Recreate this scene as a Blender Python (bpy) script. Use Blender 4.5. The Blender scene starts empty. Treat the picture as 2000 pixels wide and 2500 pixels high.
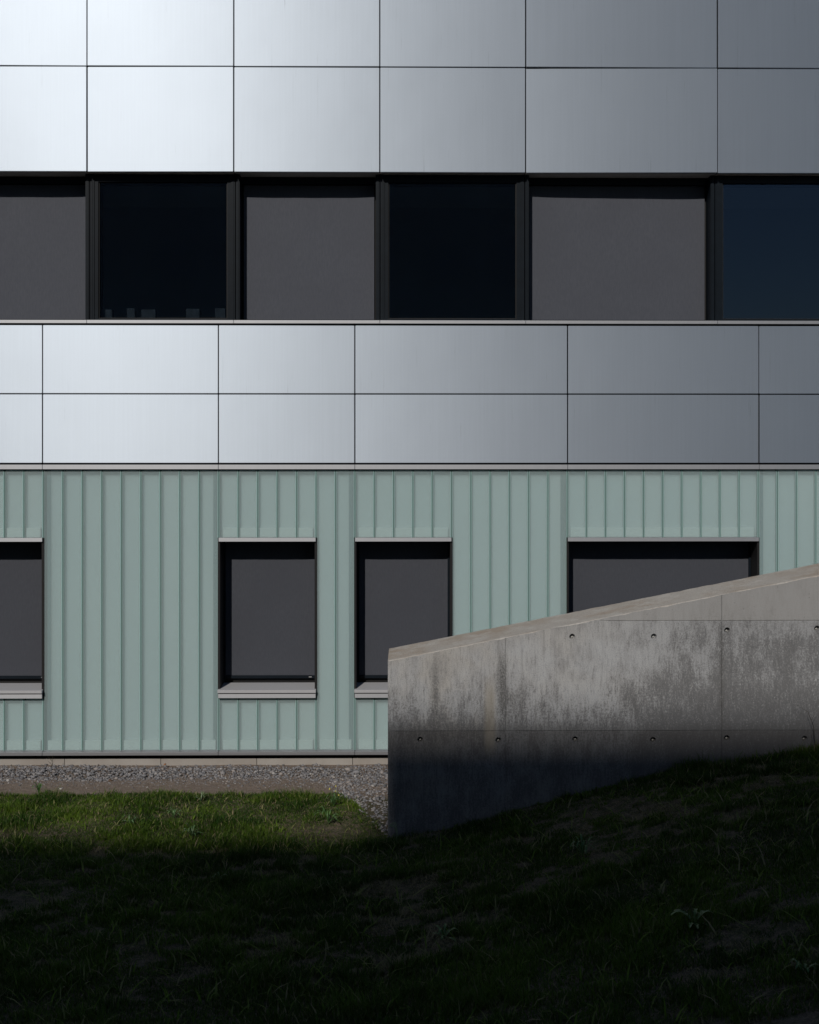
import bpy, bmesh, math, random
import numpy as np
from mathutils import Vector, Matrix, noise as mnoise

random.seed(7)
rng = np.random.default_rng(11)
scene = bpy.context.scene
col = scene.collection

# ------------------------------------------------------------------ camera
S = 0.00553            # metres on the facade for one pixel of a 2000 px wide view
F = 2900.0             # focal length in the same pixels
D = F * S              # distance camera - facade
EYE = 740 * S
cam_d = bpy.data.cameras.new('camera')
cam = bpy.data.objects.new('camera', cam_d)
col.objects.link(cam)
cam.location = (0, -D, EYE)
cam.rotation_euler = (math.radians(90), 0, math.radians(-0.6))
cam_d.sensor_fit = 'HORIZONTAL'
cam_d.sensor_width = 24.0
cam_d.lens = 24.0 * F / 2000.0
cam_d.shift_x = -0.0152
cam_d.shift_y = -0.06
cam_d.clip_start = 0.1
cam_d.clip_end = 2000
scene.camera = cam

# ------------------------------------------------------------------ sky, sun, exposure
SUN = Vector((-0.316, -1.0, 0.73)).normalized()      # towards the sun
elev = math.asin(SUN.z)
azim = math.atan2(SUN.x, SUN.y)
world = bpy.data.worlds.new('World')
scene.world = world
world.use_nodes = True
wn = world.node_tree
sky = wn.nodes.new('ShaderNodeTexSky')
sky.sky_type = 'NISHITA'
sky.sun_disc = False
sky.sun_elevation = elev
sky.sun_rotation = azim % (2 * math.pi)
sky.altitude = 300
sky.air_density = 1.0
sky.dust_density = 0.4
sky.ozone_density = 1.2
bg = wn.nodes['Background']
bg.inputs['Strength'].default_value = 0.078
wn.links.new(sky.outputs['Color'], bg.inputs['Color'])

sun_d = bpy.data.lights.new('sun', 'SUN')
sun_d.energy = 5.0
sun_d.angle = math.radians(0.85)
sun_d.color = (1.0, 0.93, 0.84)
sun = bpy.data.objects.new('sun', sun_d)
col.objects.link(sun)
sun.rotation_euler = (-SUN).to_track_quat('-Z', 'Y').to_euler()
sun.location = SUN * 80

scene.view_settings.view_transform = 'Standard'
scene.view_settings.look = 'None'
scene.view_settings.gamma = 1.0
scene.view_settings.use_curve_mapping = False
scene.view_settings.exposure = -0.75
scene.render.engine = 'CYCLES'
scene.cycles.use_denoising = True
scene.cycles.max_bounces = 5
scene.cycles.diffuse_bounces = 3
scene.cycles.glossy_bounces = 3
scene.cycles.use_adaptive_sampling = True
scene.cycles.adaptive_threshold = 0.02
scene.cycles.transparent_max_bounces = 28
scene.cycles.caustics_reflective = False
scene.cycles.caustics_refractive = False
scene.cycles.sample_clamp_indirect = 4.0

# ------------------------------------------------------------------ helpers
def fx(px): return (px - 1000.0) * S
def fz(py): return (1870.0 - py) * S
def at(px, py, r):
    """point seen at a pixel, r metres from the camera plane"""
    return Vector(((px - 1000) / F * r, -D + r, EYE - (py - 1130) / F * r))

def tag(o, label=None, cat=None, group=None, kind=None):
    if label: o['label'] = label
    if cat: o['category'] = cat
    if group: o['group'] = group
    if kind: o['kind'] = kind
    return o

def empty(name, loc=(0, 0, 0)):
    o = bpy.data.objects.new(name, None)
    o.empty_display_size = 0.2
    o.location = loc
    col.objects.link(o)
    return o

def link(name, me, mat=None, parent=None, loc=None, smooth=False):
    o = bpy.data.objects.new(name, me)
    col.objects.link(o)
    if mat is not None:
        mats = mat if isinstance(mat, (list, tuple)) else [mat]
        if len(me.materials) == 0:
            for m in mats: me.materials.append(m)
    if smooth:
        me.polygons.foreach_set('use_smooth', [True] * len(me.polygons))
    if parent is not None:
        o.parent = parent
    if loc is not None:
        o.location = loc
    return o

class MB:
    """collects boxes, prisms and tubes into one mesh"""
    def __init__(s): s.v = []; s.f = []
    def box(s, x0, x1, y0, y1, z0, z1):
        n = len(s.v)
        s.v += [(x0, y0, z0), (x1, y0, z0), (x1, y1, z0), (x0, y1, z0), (x0, y0, z1), (x1, y0, z1), (x1, y1, z1), (x0, y1, z1)]
        s.f += [tuple(n + i for i in q) for q in ((0, 3, 2, 1), (4, 5, 6, 7), (0, 1, 5, 4), (1, 2, 6, 5), (2, 3, 7, 6), (3, 0, 4, 7))]
        return s
    def extrude(s, pts, axis, a, b):
        """closed polygon pts extruded along 'x' or 'z' from a to b"""
        n = len(s.v); k = len(pts)
        for t in (a, b):
            for p in pts:
                s.v.append((t, p[0], p[1]) if axis == 'x' else (p[0], p[1], t))
        for i in range(k):
            j = (i + 1) % k
            s.f.append((n + i, n + j, n + k + j, n + k + i))
        s.f.append(tuple(n + i for i in reversed(range(k))))
        s.f.append(tuple(n + k + i for i in range(k)))
        return s
    def tube(s, pts, r0, r1, seg=5):
        n = len(s.v); m = len(pts)
        for i, p in enumerate(pts):
            p = Vector(p)
            d = (Vector(pts[min(i + 1, m - 1)]) - Vector(pts[max(i - 1, 0)])).normalized()
            a = d.orthogonal().normalized(); b = d.cross(a)
            r = r0 + (r1 - r0) * i / (m - 1)
            for q in range(seg):
                t = 2 * math.pi * q / seg
                s.v.append(tuple(p + a * (r * math.cos(t)) + b * (r * math.sin(t))))
        for i in range(m - 1):
            for q in range(seg):
                w = (q + 1) % seg
                s.f.append((n + i * seg + q, n + i * seg + w, n + (i + 1) * seg + w, n + (i + 1) * seg + q))
        return s
    def mesh(s, name, bevel=0.0, seg=1):
        me = bpy.data.meshes.new(name)
        me.from_pydata(s.v, [], s.f)
        bm = bmesh.new(); bm.from_mesh(me)
        bmesh.ops.recalc_face_normals(bm, faces=bm.faces)
        if bevel:
            bmesh.ops.bevel(bm, geom=list(bm.edges), offset=bevel, segments=seg, affect='EDGES', clamp_overlap=True)
        bm.to_mesh(me); bm.free()
        return me
    def build(s, name, mat, parent=None, loc=None, bevel=0.0):
        return link(name, s.mesh(name, bevel), mat, parent, loc)

# ------------------------------------------------------------------ material nodes
class NT:
    def __init__(s, name):
        s.m = bpy.data.materials.new(name); s.m.use_nodes = True
        s.t = s.m.node_tree
        s.t.nodes.clear()
        s.out = s.t.nodes.new('ShaderNodeOutputMaterial')
    def n(s, typ, ins=None, **props):
        nd = s.t.nodes.new('ShaderNode' + typ)
        for k, v in props.items(): setattr(nd, k, v)
        for k, v in (ins or {}).items(): s.put(nd.inputs[k], v)
        return nd
    def put(s, sock, v):
        if isinstance(v, bpy.types.NodeSocket): s.t.links.new(v, sock)
        elif isinstance(v, (tuple, list)) and len(v) == 3 and sock.type == 'RGBA': sock.default_value = (*v, 1)
        else: sock.default_value = v
    def coord(s, scale=(1, 1, 1), which='Object', off=(0, 0, 0)):
        c = s.n('TexCoord')
        return s.n('Mapping', {'Vector': c.outputs[which], 'Scale': scale, 'Location': off}).outputs[0]
    def noise(s, vec, scale, detail=4, rough=0.55, dist=0.0):
        return s.n('TexNoise', {'Vector': vec, 'Scale': scale, 'Detail': detail, 'Roughness': rough, 'Distortion': dist}).outputs[0]
    def ramp(s, f, a, b, smooth=True):
        return s.n('MapRange', {'Value': f, 'From Min': a, 'From Max': b}, interpolation_type='SMOOTHSTEP' if smooth else 'LINEAR').outputs[0]
    def math(s, op, a, b=0.0, c=None):
        nd = s.n('Math', operation=op)
        s.put(nd.inputs[0], a); s.put(nd.inputs[1], b)
        if c is not None: s.put(nd.inputs[2], c)
        return nd.outputs[0]
    def mix(s, f, a, b, mode='MIX'):
        nd = s.n('Mix', data_type='RGBA', blend_type=mode)
        s.put(nd.inputs['Factor'], f)
        s.put(nd.inputs[6], a); s.put(nd.inputs[7], b)
        return nd.outputs[2]
    def bump(s, h, strength, dist=0.01, normal=None):
        ins = {'Height': h, 'Strength': strength, 'Distance': dist}
        if normal is not None: ins['Normal'] = normal
        return s.n('Bump', ins).outputs[0]
    def principled(s, **kw):
        ins = {k.replace('_', ' '): v for k, v in kw.items()}
        nd = s.n('BsdfPrincipled', ins)
        s.t.links.new(nd.outputs[0], s.out.inputs[0])
        return nd
    def done(s, shader=None):
        if shader is not None: s.t.links.new(shader, s.out.inputs[0])
        return s.m

def metal(name, base, rough=0.5, aniso=0.8, streak=0.10, tan=(0, 0, 1), metallic=1.0, fade=0.96):
    k = NT(name)
    info = k.n('ObjectInfo')
    v = k.n('VectorMath', {0: k.coord(), 1: info.outputs['Location']}, operation='ADD').outputs[0]
    vs = k.n('Mapping', {'Vector': v, 'Scale': (38, 38, 0.55)}).outputs[0]
    fine = k.n('Mapping', {'Vector': v, 'Scale': (260, 260, 2.0)}).outputs[0]
    n1 = k.noise(vs, 1.0, 5, 0.6)
    n2 = k.noise(fine, 1.0, 2, 0.5)
    n3 = k.noise(v, 0.9, 3, 0.5)
    runs = k.ramp(k.noise(k.n('Mapping', {'Vector': v, 'Scale': (24, 24, 0.7), 'Location': (3, 1, 7)}).outputs[0], 1.0, 6, 0.7), 0.61, 0.72)
    dark = tuple(c * fade for c in base)
    c = k.mix(k.ramp(n1, 0.3, 0.75), dark, base)
    c = k.mix(k.math('MULTIPLY', runs, streak), c, tuple(x * 0.55 for x in base))
    c = k.mix(k.math('MULTIPLY', k.ramp(n3, 0.35, 0.7), 0.10), c, tuple(x * 0.8 for x in base))
    r = k.math('ADD', rough - 0.035, k.math('MULTIPLY', n1, 0.025))
    r = k.math('ADD', r, k.math('MULTIPLY', n2, 0.015))
    tang = k.n('CombineXYZ', {0: tan[0], 1: tan[1], 2: tan[2]}).outputs[0]
    nrm = k.bump(k.math('ADD', k.math('MULTIPLY', n2, 0.03), k.noise(v, 1.4, 2, 0.4)), 0.18, 0.010)
    k.principled(Base_Color=c, Metallic=metallic, Roughness=r, Anisotropic=aniso, Tangent=tang, Normal=nrm)
    return k.done()

def plain(name, base, rough=0.5, spec=0.5, nscale=0, var=0.15, bump=0.0, metallic=0.0):
    k = NT(name)
    c = base
    kw = {}
    if nscale:
        v = k.coord()
        n = k.noise(v, nscale, 5, 0.6)
        c = k.mix(k.ramp(n, 0.3, 0.7), tuple(x * (1 - var) for x in base), tuple(min(1, x * (1 + var)) for x in base))
        if bump: kw['Normal'] = k.bump(n, bump, 0.004)
    k.principled(Base_Color=c, Roughness=rough, Metallic=metallic, Specular_IOR_Level=spec, **kw)
    return k.done()

M = {}
M['panel'] = metal('brushed_panel', (0.402, 0.458, 0.532), 0.585, 0.76, 0.55, metallic=0.87)
M['trim'] = metal('trim_aluminium', (0.38, 0.395, 0.425), 0.60, 0.5, 0.20, metallic=0.75)
M['sill'] = metal('sill_aluminium', (0.42, 0.43, 0.455), 0.6, 0.0, 0.25, (1, 0, 0), metallic=0.25)
M['base_trim'] = metal('base_trim_aluminium', (0.20, 0.205, 0.22), 0.62, 0.3, 0.25, metallic=0.6)
M['backing'] = plain('joint_backing', (0.012, 0.012, 0.013), 0.8, 0.2)
M['frame'] = plain('anthracite_frame', (0.0045, 0.0080, 0.0125), 0.45, 0.14, 9, 0.12)
M['black'] = plain('black_reveal', (0.010, 0.010, 0.011), 0.6, 0.3)
M['soffit'] = plain('soffit_sheet', (0.62, 0.59, 0.57), 0.5, 0.4, 3, 0.1)
M['gap'] = plain('shadow_gap', (0.02, 0.016, 0.013), 0.8, 0.2)
M['cavity'] = plain('cavity_board', (0.80, 0.83, 0.86), 0.85, 0.2, 3, 0.10)
M['post_shade'] = plain('post_shade_strip', (0.16, 0.22, 0.23), 0.6, 0.3)
M['rail'] = plain('cavity_rail', (0.66, 0.70, 0.71), 0.5, 0.4)
M['plug'] = plain('tie_plug', (0.30, 0.30, 0.29), 0.9, 0.2, 40, 0.4)

def blind_mat(name, g):
    k = NT(name)
    v = k.coord()
    w1 = k.n('TexWave', {'Vector': v, 'Scale': 130.0, 'Distortion': 0.6, 'Detail': 1.0, 'Detail Scale': 3.0}, bands_direction='X').outputs[1]
    w2 = k.n('TexWave', {'Vector': v, 'Scale': 130.0, 'Distortion': 0.6, 'Detail': 1.0, 'Detail Scale': 3.0}, bands_direction='Z').outputs[1]
    slub = k.noise(k.n('Mapping', {'Vector': v, 'Scale': (60, 60, 14)}).outputs[0], 1.0, 3, 0.6)
    big = k.noise(v, 1.6, 3, 0.5)
    f = k.math('ADD', k.math('MULTIPLY', k.math('ADD', w1, w2), 0.18), k.math('MULTIPLY', slub, 0.45))
    c = k.mix(k.ramp(f, 0.2, 0.6), tuple(q * g for q in (0.053, 0.059, 0.075)), tuple(q * g for q in (0.075, 0.081, 0.100)))
    c = k.mix(k.math('MULTIPLY', k.ramp(big, 0.4, 0.65), 0.30), c, tuple(q * g for q in (0.057, 0.062, 0.078)))
    k.principled(Base_Color=c, Roughness=0.75, Specular_IOR_Level=0.25, Normal=k.bump(f, 0.25, 0.001))
    return k.done()
M['blind'] = blind_mat('screen_fabric', 1.0)
M['blind_low'] = blind_mat('screen_fabric_fine', 0.80)

def channel_glass():
    k = NT('cast_channel_glass')
    v = k.coord()
    info = k.n('ObjectInfo')
    n = k.noise(v, 5, 4, 0.6)
    cloud = k.noise(k.n('VectorMath', {0: v, 1: info.outputs['Location']}, operation='ADD').outputs[0], 0.8, 3, 0.5)
    tint = k.mix(info.outputs['Random'], (0.74, 0.90, 0.94), (0.80, 0.94, 0.97))
    tint = k.mix(k.math('MULTIPLY', k.ramp(cloud, 0.35, 0.7), 0.35), tint, (0.72, 0.87, 0.93))
    diff = k.n('BsdfDiffuse', {'Color': tint}).outputs[0]
    trl = k.n('BsdfTranslucent', {'Color': (0.66, 0.80, 0.78)}).outputs[0]
    d2 = k.n('MixShader', {0: 0.30, 1: diff, 2: trl}).outputs[0]
    tr = k.n('BsdfTransparent', {'Color': (0.905, 0.962, 0.965)}).outputs[0]
    body = k.n('MixShader', {0: 0.80, 1: d2, 2: tr}).outputs[0]
    nrm = k.bump(k.math('ADD', n, k.math('MULTIPLY', k.noise(v, 60, 3, 0.6), 0.2)), 0.12, 0.004)
    gl = k.n('BsdfGlossy', {'Color': (0.85, 0.9, 0.92), 'Roughness': 0.32, 'Normal': nrm}).outputs[0]
    fr = k.n('Fresnel', {'IOR': 1.45, 'Normal': nrm}).outputs[0]
    return k.done(k.n('MixShader', {0: k.math('MULTIPLY', fr, 1.3), 1: body, 2: gl}).outputs[0])
M['channel'] = channel_glass()
def flange_glass():
    k = NT('glass_flange')
    diff = k.n('BsdfDiffuse', {'Color': (0.24, 0.40, 0.375)}).outputs[0]
    trl = k.n('BsdfTranslucent', {'Color': (0.28, 0.50, 0.46)}).outputs[0]
    d2 = k.n('MixShader', {0: 0.5, 1: diff, 2: trl}).outputs[0]
    tr = k.n('BsdfTransparent', {'Color': (0.60, 0.86, 0.82)}).outputs[0]
    body = k.n('MixShader', {0: 0.22, 1: d2, 2: tr}).outputs[0]
    gl = k.n('BsdfGlossy', {'Color': (0.8, 0.9, 0.9), 'Roughness': 0.2}).outputs[0]
    return k.done(k.n('MixShader', {0: k.math('MULTIPLY', k.n('Fresnel', {'IOR': 1.45}).outputs[0], 0.7), 1: body, 2: gl}).outputs[0])
M['flange'] = flange_glass()
def shade_blur():
    k = NT('translucent_shade_blur')  # for sheets added only to soften the flange shadows
    d = k.n('BsdfDiffuse', {'Color': (0.95, 0.98, 1.0)}).outputs[0]
    t = k.n('BsdfTranslucent', {'Color': (0.95, 0.98, 1.0)}).outputs[0]
    dt = k.n('MixShader', {0: 0.3, 1: d, 2: t}).outputs[0]
    tr = k.n('BsdfTransparent', {'Color': (0.97, 0.99, 0.99)}).outputs[0]
    return k.done(k.n('MixShader', {0: 0.62, 1: dt, 2: tr}).outputs[0])
M['shade_blur'] = shade_blur()
def edge_glow_glass():
    k = NT('glass_edge_glow')
    d = k.n('BsdfDiffuse', {'Color': (0.44, 0.66, 0.65)}).outputs[0]  # bright edge colour paints the glow of light passing through the corners
    gl = k.n('BsdfGlossy', {'Color': (0.8, 0.9, 0.9), 'Roughness': 0.25}).outputs[0]
    tr = k.n('BsdfTransparent', {'Color': (0.7, 0.93, 0.9)}).outputs[0]
    b = k.n('MixShader', {0: 0.35, 1: d, 2: tr}).outputs[0]
    return k.done(k.n('MixShader', {0: 0.06, 1: b, 2: gl}).outputs[0])
M['edge'] = edge_glow_glass()
M['seal'] = plain('joint_seal', (0.055, 0.10, 0.092), 0.5, 0.4)

def pane_mat():
    k = NT('tinted_pane')
    tr = k.n('BsdfTransparent', {'Color': (0.66, 0.71, 0.74)}).outputs[0]
    n = k.noise(k.coord(), 1.3, 2, 0.4)
    gl = k.n('BsdfGlossy', {'Color': (0.40, 0.52, 0.70), 'Roughness': 0.03, 'Normal': k.bump(n, 0.03, 0.01)}).outputs[0]
    fr = k.n('Fresnel', {'IOR': 1.6}).outputs[0]
    return k.done(k.n('MixShader', {0: fr, 1: tr, 2: gl}).outputs[0])
M['pane'] = pane_mat()

def concrete(name, top=False):
    k = NT(name)
    v = k.coord()
    sx = k.n('SeparateXYZ', {0: v}); X, Z = sx.outputs[0], sx.outputs[2]
    big = k.noise(v, 1.1, 3, 0.6)
    mid = k.noise(k.n('Mapping', {'Vector': v, 'Scale': (4.5, 4.5, 2.2)}).outputs[0], 1.0, 6, 0.68)
    fleck = k.noise(k.n('Mapping', {'Vector': v, 'Scale': (1.3, 1, 1)}).outputs[0], 44, 6, 0.80)
    pits = k.n('TexVoronoi', {'Vector': v, 'Scale': 26.0, 'Randomness': 1.0}).outputs[0]
    pitmask = k.math('MULTIPLY', k.ramp(pits, 0.13, 0.06), k.ramp(k.noise(v, 7, 2), 0.50, 0.60))
    if top:
        c = k.mix(k.ramp(big, 0.35, 0.65), (0.33, 0.285, 0.24), (0.38, 0.365, 0.345))
        c = k.mix(k.ramp(mid, 0.45, 0.7), c, (0.44, 0.43, 0.41))
        c = k.mix(k.math('MULTIPLY', k.ramp(fleck, 0.50, 0.64), 0.6), c, (0.15, 0.135, 0.12))
        h = k.math('ADD', k.math('MULTIPLY', fleck, 0.6), k.math('MULTIPLY', mid, 0.8))
        k.principled(Base_Color=c, Roughness=0.92, Specular_IOR_Level=0.2, Normal=k.bump(k.math('SUBTRACT', h, pitmask), 0.8, 0.014))
        return k.done()
    streak = k.noise(k.n('Mapping', {'Vector': v, 'Scale': (16, 16, 1.1)}).outputs[0], 1.0, 5, 0.7)
    fine = k.noise(k.n('Mapping', {'Vector': v, 'Scale': (42, 42, 7)}).outputs[0], 1.0, 5, 0.75)
    drag = k.noise(k.n('Mapping', {'Vector': v, 'Rotation': (0, 0.6, 0), 'Scale': (26, 20, 8)}).outputs[0], 1.0, 5, 0.75)
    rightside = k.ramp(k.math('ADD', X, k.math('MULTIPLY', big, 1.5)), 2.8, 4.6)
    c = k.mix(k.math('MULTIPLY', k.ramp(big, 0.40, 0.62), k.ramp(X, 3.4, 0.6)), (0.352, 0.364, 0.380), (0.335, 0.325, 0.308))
    c = k.mix(k.math('MULTIPLY', k.ramp(mid, 0.40, 0.66), 0.65), c, (0.205, 0.205, 0.21))
    c = k.mix(k.math('MULTIPLY', k.ramp(streak, 0.52, 0.68), 0.38), c, (0.17, 0.168, 0.165))
    c = k.mix(k.math('MULTIPLY', k.ramp(streak, 0.44, 0.30), 0.38), c, (0.40, 0.40, 0.40))
    c = k.mix(k.math('MULTIPLY', k.ramp(fine, 0.50, 0.66), 0.45), c, (0.16, 0.16, 0.165))
    c = k.mix(k.math('MULTIPLY', k.ramp(fine, 0.45, 0.33), 0.35), c, (0.42, 0.42, 0.42))
    c = k.mix(k.math('MULTIPLY', rightside, 0.45), c, (0.19, 0.195, 0.205))
    gr = k.noise(v, 105, 4, 0.7)
    c = k.mix(k.math('MULTIPLY', k.ramp(gr, 0.50, 0.66), 0.50), c, (0.12, 0.12, 0.122))
    c = k.mix(k.math('MULTIPLY', k.ramp(gr, 0.46, 0.34), 0.35), c, (0.44, 0.44, 0.44))
    # mottled dark skin with pale flecks: stronger towards the lower joint and to the right
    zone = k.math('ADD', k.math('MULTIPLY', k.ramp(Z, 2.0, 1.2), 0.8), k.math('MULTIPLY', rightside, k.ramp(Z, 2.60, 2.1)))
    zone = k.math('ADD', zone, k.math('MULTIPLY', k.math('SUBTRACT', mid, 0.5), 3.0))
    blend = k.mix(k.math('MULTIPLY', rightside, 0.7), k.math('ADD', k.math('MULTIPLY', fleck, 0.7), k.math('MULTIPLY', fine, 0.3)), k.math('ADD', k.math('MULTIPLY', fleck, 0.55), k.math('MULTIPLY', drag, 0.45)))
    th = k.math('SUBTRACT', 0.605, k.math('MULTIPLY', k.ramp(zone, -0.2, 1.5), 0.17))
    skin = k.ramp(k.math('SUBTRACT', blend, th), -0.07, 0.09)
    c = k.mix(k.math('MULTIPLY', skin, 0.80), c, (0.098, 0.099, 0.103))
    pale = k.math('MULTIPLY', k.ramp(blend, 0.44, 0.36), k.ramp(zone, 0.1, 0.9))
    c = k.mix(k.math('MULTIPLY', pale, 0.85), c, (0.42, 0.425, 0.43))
    # lower lift stained, then darkened more to deepen the shaded wall base
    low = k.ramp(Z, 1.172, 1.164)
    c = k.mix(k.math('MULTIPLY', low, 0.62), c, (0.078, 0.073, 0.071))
    # damp line over the pour joint
    line = k.math('MULTIPLY', k.ramp(k.math('ADD', Z, k.math('MULTIPLY', mid, 0.22)), 1.42, 1.25), k.ramp(Z, 1.16, 1.175))
    c = k.mix(k.math('MULTIPLY', line, 0.62), c, (0.10, 0.10, 0.10))
    # top lift smoother
    upz = k.math('MULTIPLY', k.ramp(Z, 2.365, 2.372), k.ramp(X, 2.2, 2.6))
    c = k.mix(k.math('MULTIPLY', upz, 0.6), c, (0.265, 0.262, 0.258))
    wob = k.math('MULTIPLY', k.math('SUBTRACT', mid, 0.5), 0.02)
    def vline(x0, w, soft):
        d = k.math('ABSOLUTE', k.math('SUBTRACT', k.math('ADD', X, wob), x0))
        return k.ramp(d, w + soft, w)
    def hline(z0, w, soft):
        d = k.math('ABSOLUTE', k.math('SUBTRACT', k.math('ADD', Z, k.math('MULTIPLY', wob, 0.25)), z0))
        return k.ramp(d, w + soft, w)
    X0 = 0.236
    j1, j2, j3 = 0.277 + X0, 1.048 + X0, 3.412 + X0
    nb = k.math('ADD', 0.25, k.math('MULTIPLY', k.ramp(fleck, 0.36, 0.6), 1.0))
    for jx, w, z0, z1, amt in ((j1, 0.07, 1.25, 2.00, 0.65), (j2 - 0.035, 0.085, 1.25, 2.05, 0.9), (j2 + 0.1, 0.16, 1.2, 1.7, 0.5), (j3, 0.05, 1.2, 2.35, 0.55)):
        st = k.math('MULTIPLY', vline(jx, 0.002, w), k.math('MULTIPLY', k.ramp(Z, z0 - 0.2, z0 + 0.3), k.ramp(Z, z1 + 0.12, z1 - 0.25)))
        c = k.mix(k.math('MULTIPLY', k.math('MULTIPLY', st, nb), amt), c, (0.09, 0.09, 0.09))
    # ochre drip
    drip = k.math('MULTIPLY', vline(j2 - 0.17, 0.02, 0.07), k.math('MULTIPLY', k.ramp(Z, 0.85, 1.05), k.ramp(Z, 1.85, 1.5)))
    c = k.mix(k.math('MULTIPLY', drip, 0.6), c, (0.26, 0.232, 0.185))
    seams = k.math('MAXIMUM', k.math('MAXIMUM', vline(j2, 0.001, 0.005), vline(j3, 0.002, 0.006)), hline(1.168, 0.002, 0.005))
    top_seam = k.math('MULTIPLY', hline(2.368, 0.002, 0.005), k.ramp(X, 2.25, 2.45))
    seams = k.math('MAXIMUM', seams, top_seam)
    c = k.mix(k.math('MULTIPLY', k.math('MULTIPLY', seams, 0.38), k.ramp(mid, 0.25, 0.6)), c, (0.05, 0.05, 0.05))
    c = k.mix(k.math('MULTIPLY', pitmask, 0.75), c, (0.05, 0.05, 0.05))
    h = k.math('ADD', k.math('MULTIPLY', blend, 0.45), k.math('MULTIPLY', mid, 0.5))
    h = k.math('SUBTRACT', h, k.math('MULTIPLY', seams, 0.8))
    h = k.math('SUBTRACT', h, k.math('MULTIPLY', pitmask, 0.6))
    k.principled(Base_Color=c, Roughness=0.85, Specular_IOR_Level=0.3, Normal=k.bump(h, 0.6, 0.010))
    return k.done()
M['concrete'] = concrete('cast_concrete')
M['concrete_top'] = concrete('weathered_concrete_top', True)

def plinth_mat():
    k = NT('plinth_concrete')
    v = k.n('VectorMath', {0: k.coord(), 1: k.n('ObjectInfo').outputs['Location']}, operation='ADD').outputs[0]
    n = k.noise(v, 2.5, 5, 0.6); g = k.noise(v, 120, 3)
    c = k.mix(k.ramp(n, 0.3, 0.7), (0.30, 0.28, 0.26), (0.36, 0.345, 0.328))
    c = k.mix(k.math('MULTIPLY', g, 0.3), c, (0.17, 0.15, 0.13))
    c = k.mix(k.math('MULTIPLY', k.n('ObjectInfo').outputs['Random'], 0.3), c, (0.20, 0.165, 0.14))
    k.principled(Base_Color=c, Roughness=0.9, Specular_IOR_Level=0.2, Normal=k.bump(g, 0.3, 0.003))
    return k.done()
M['plinth'] = plinth_mat()

# ------------------------------------------------------------------ terrain shape
BX = np.array([-40, -1.2, -0.35, -0.1, 0.71, 1.74, 2.77, 4.45, 7.0, 40.0])
BZ = np.array([0, 0, 0.0, 0.02, 0.17, 0.44, 0.71, 0.96, 1.34, 2.2])
WALL_Y = -3.10
WALL_T = 0.80
def vnoise(x, y, seed=0):
    """smooth value noise on numpy arrays, 0..1"""
    xi = np.floor(x).astype(np.int64); yi = np.floor(y).astype(np.int64)
    xf = x - xi; yf = y - yi
    def h(a, b):
        n = (a * 374761393 + b * 668265263 + seed * 974634777) & 0xffffffff
        n = ((n ^ (n >> 13)) * 1274126177) & 0xffffffff
        return ((n ^ (n >> 16)) & 0xffff) / 65535.0
    u = xf * xf * (3 - 2 * xf); w = yf * yf * (3 - 2 * yf)
    return (h(xi, yi) * (1 - u) + h(xi + 1, yi) * u) * (1 - w) + (h(xi, yi + 1) * (1 - u) + h(xi + 1, yi + 1) * u) * w
def fbm(x, y, seed=0, octs=4):
    s = 0; a = 0.5; t = 0
    for o in range(octs):
        s = s + a * vnoise(x * 2 ** o, y * 2 ** o, seed + o); t += a; a *= 0.5
    return s / t
def sstep(a, b, x):
    t = np.clip((x - a) / (b - a), 0, 1)
    return t * t * (3 - 2 * t)
def ground_z(x, y):
    x = np.asarray(x, float); y = np.asarray(y, float)
    berm = np.interp(x, BX, BZ)
    front = sstep(WALL_Y + 0.55, WALL_Y + 0.35, y)                 # the step sits inside the wall
    left = sstep(-0.30, 0.05, x)
    front = np.where(x < -0.05, sstep(WALL_Y + 1.4, WALL_Y - 0.2, y), front)
    z = berm * front
    z = z + 2.4 * sstep(-8.6, -16.5, y)
    lawn = sstep(-1.2, -2.0, y)
    z = z + lawn * (0.10 * (fbm(x * 0.55, y * 0.55, 3) - 0.5) + 0.035 * (fbm(x * 3, y * 3, 9) - 0.5))
    z = z + (1 - lawn) * 0.02 * (fbm(x * 2.2, y * 2.2, 5) - 0.5)
    return z

def grid(name, xs, ys, zf, mat):
    X, Y = np.meshgrid(xs, ys)
    Z = zf(X, Y)
    v = np.stack([X.ravel(), Y.ravel(), Z.ravel()], 1)
    nx, ny = len(xs), len(ys)
    i, j = np.meshgrid(np.arange(nx - 1), np.arange(ny - 1))
    a = (j * nx + i).ravel()
    q = np.stack([a, a + 1, a + nx + 1, a + nx], 1)
    me = bpy.data.meshes.new(name)
    me.vertices.add(len(v)); me.vertices.foreach_set('co', v.ravel())
    me.loops.add(q.size); me.loops.foreach_set('vertex_index', q.ravel())
    me.polygons.add(len(q)); me.polygons.foreach_set('loop_start', np.arange(0, q.size, 4))
    me.update(); me.validate()
    return link(name, me, mat, smooth=True)

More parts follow.
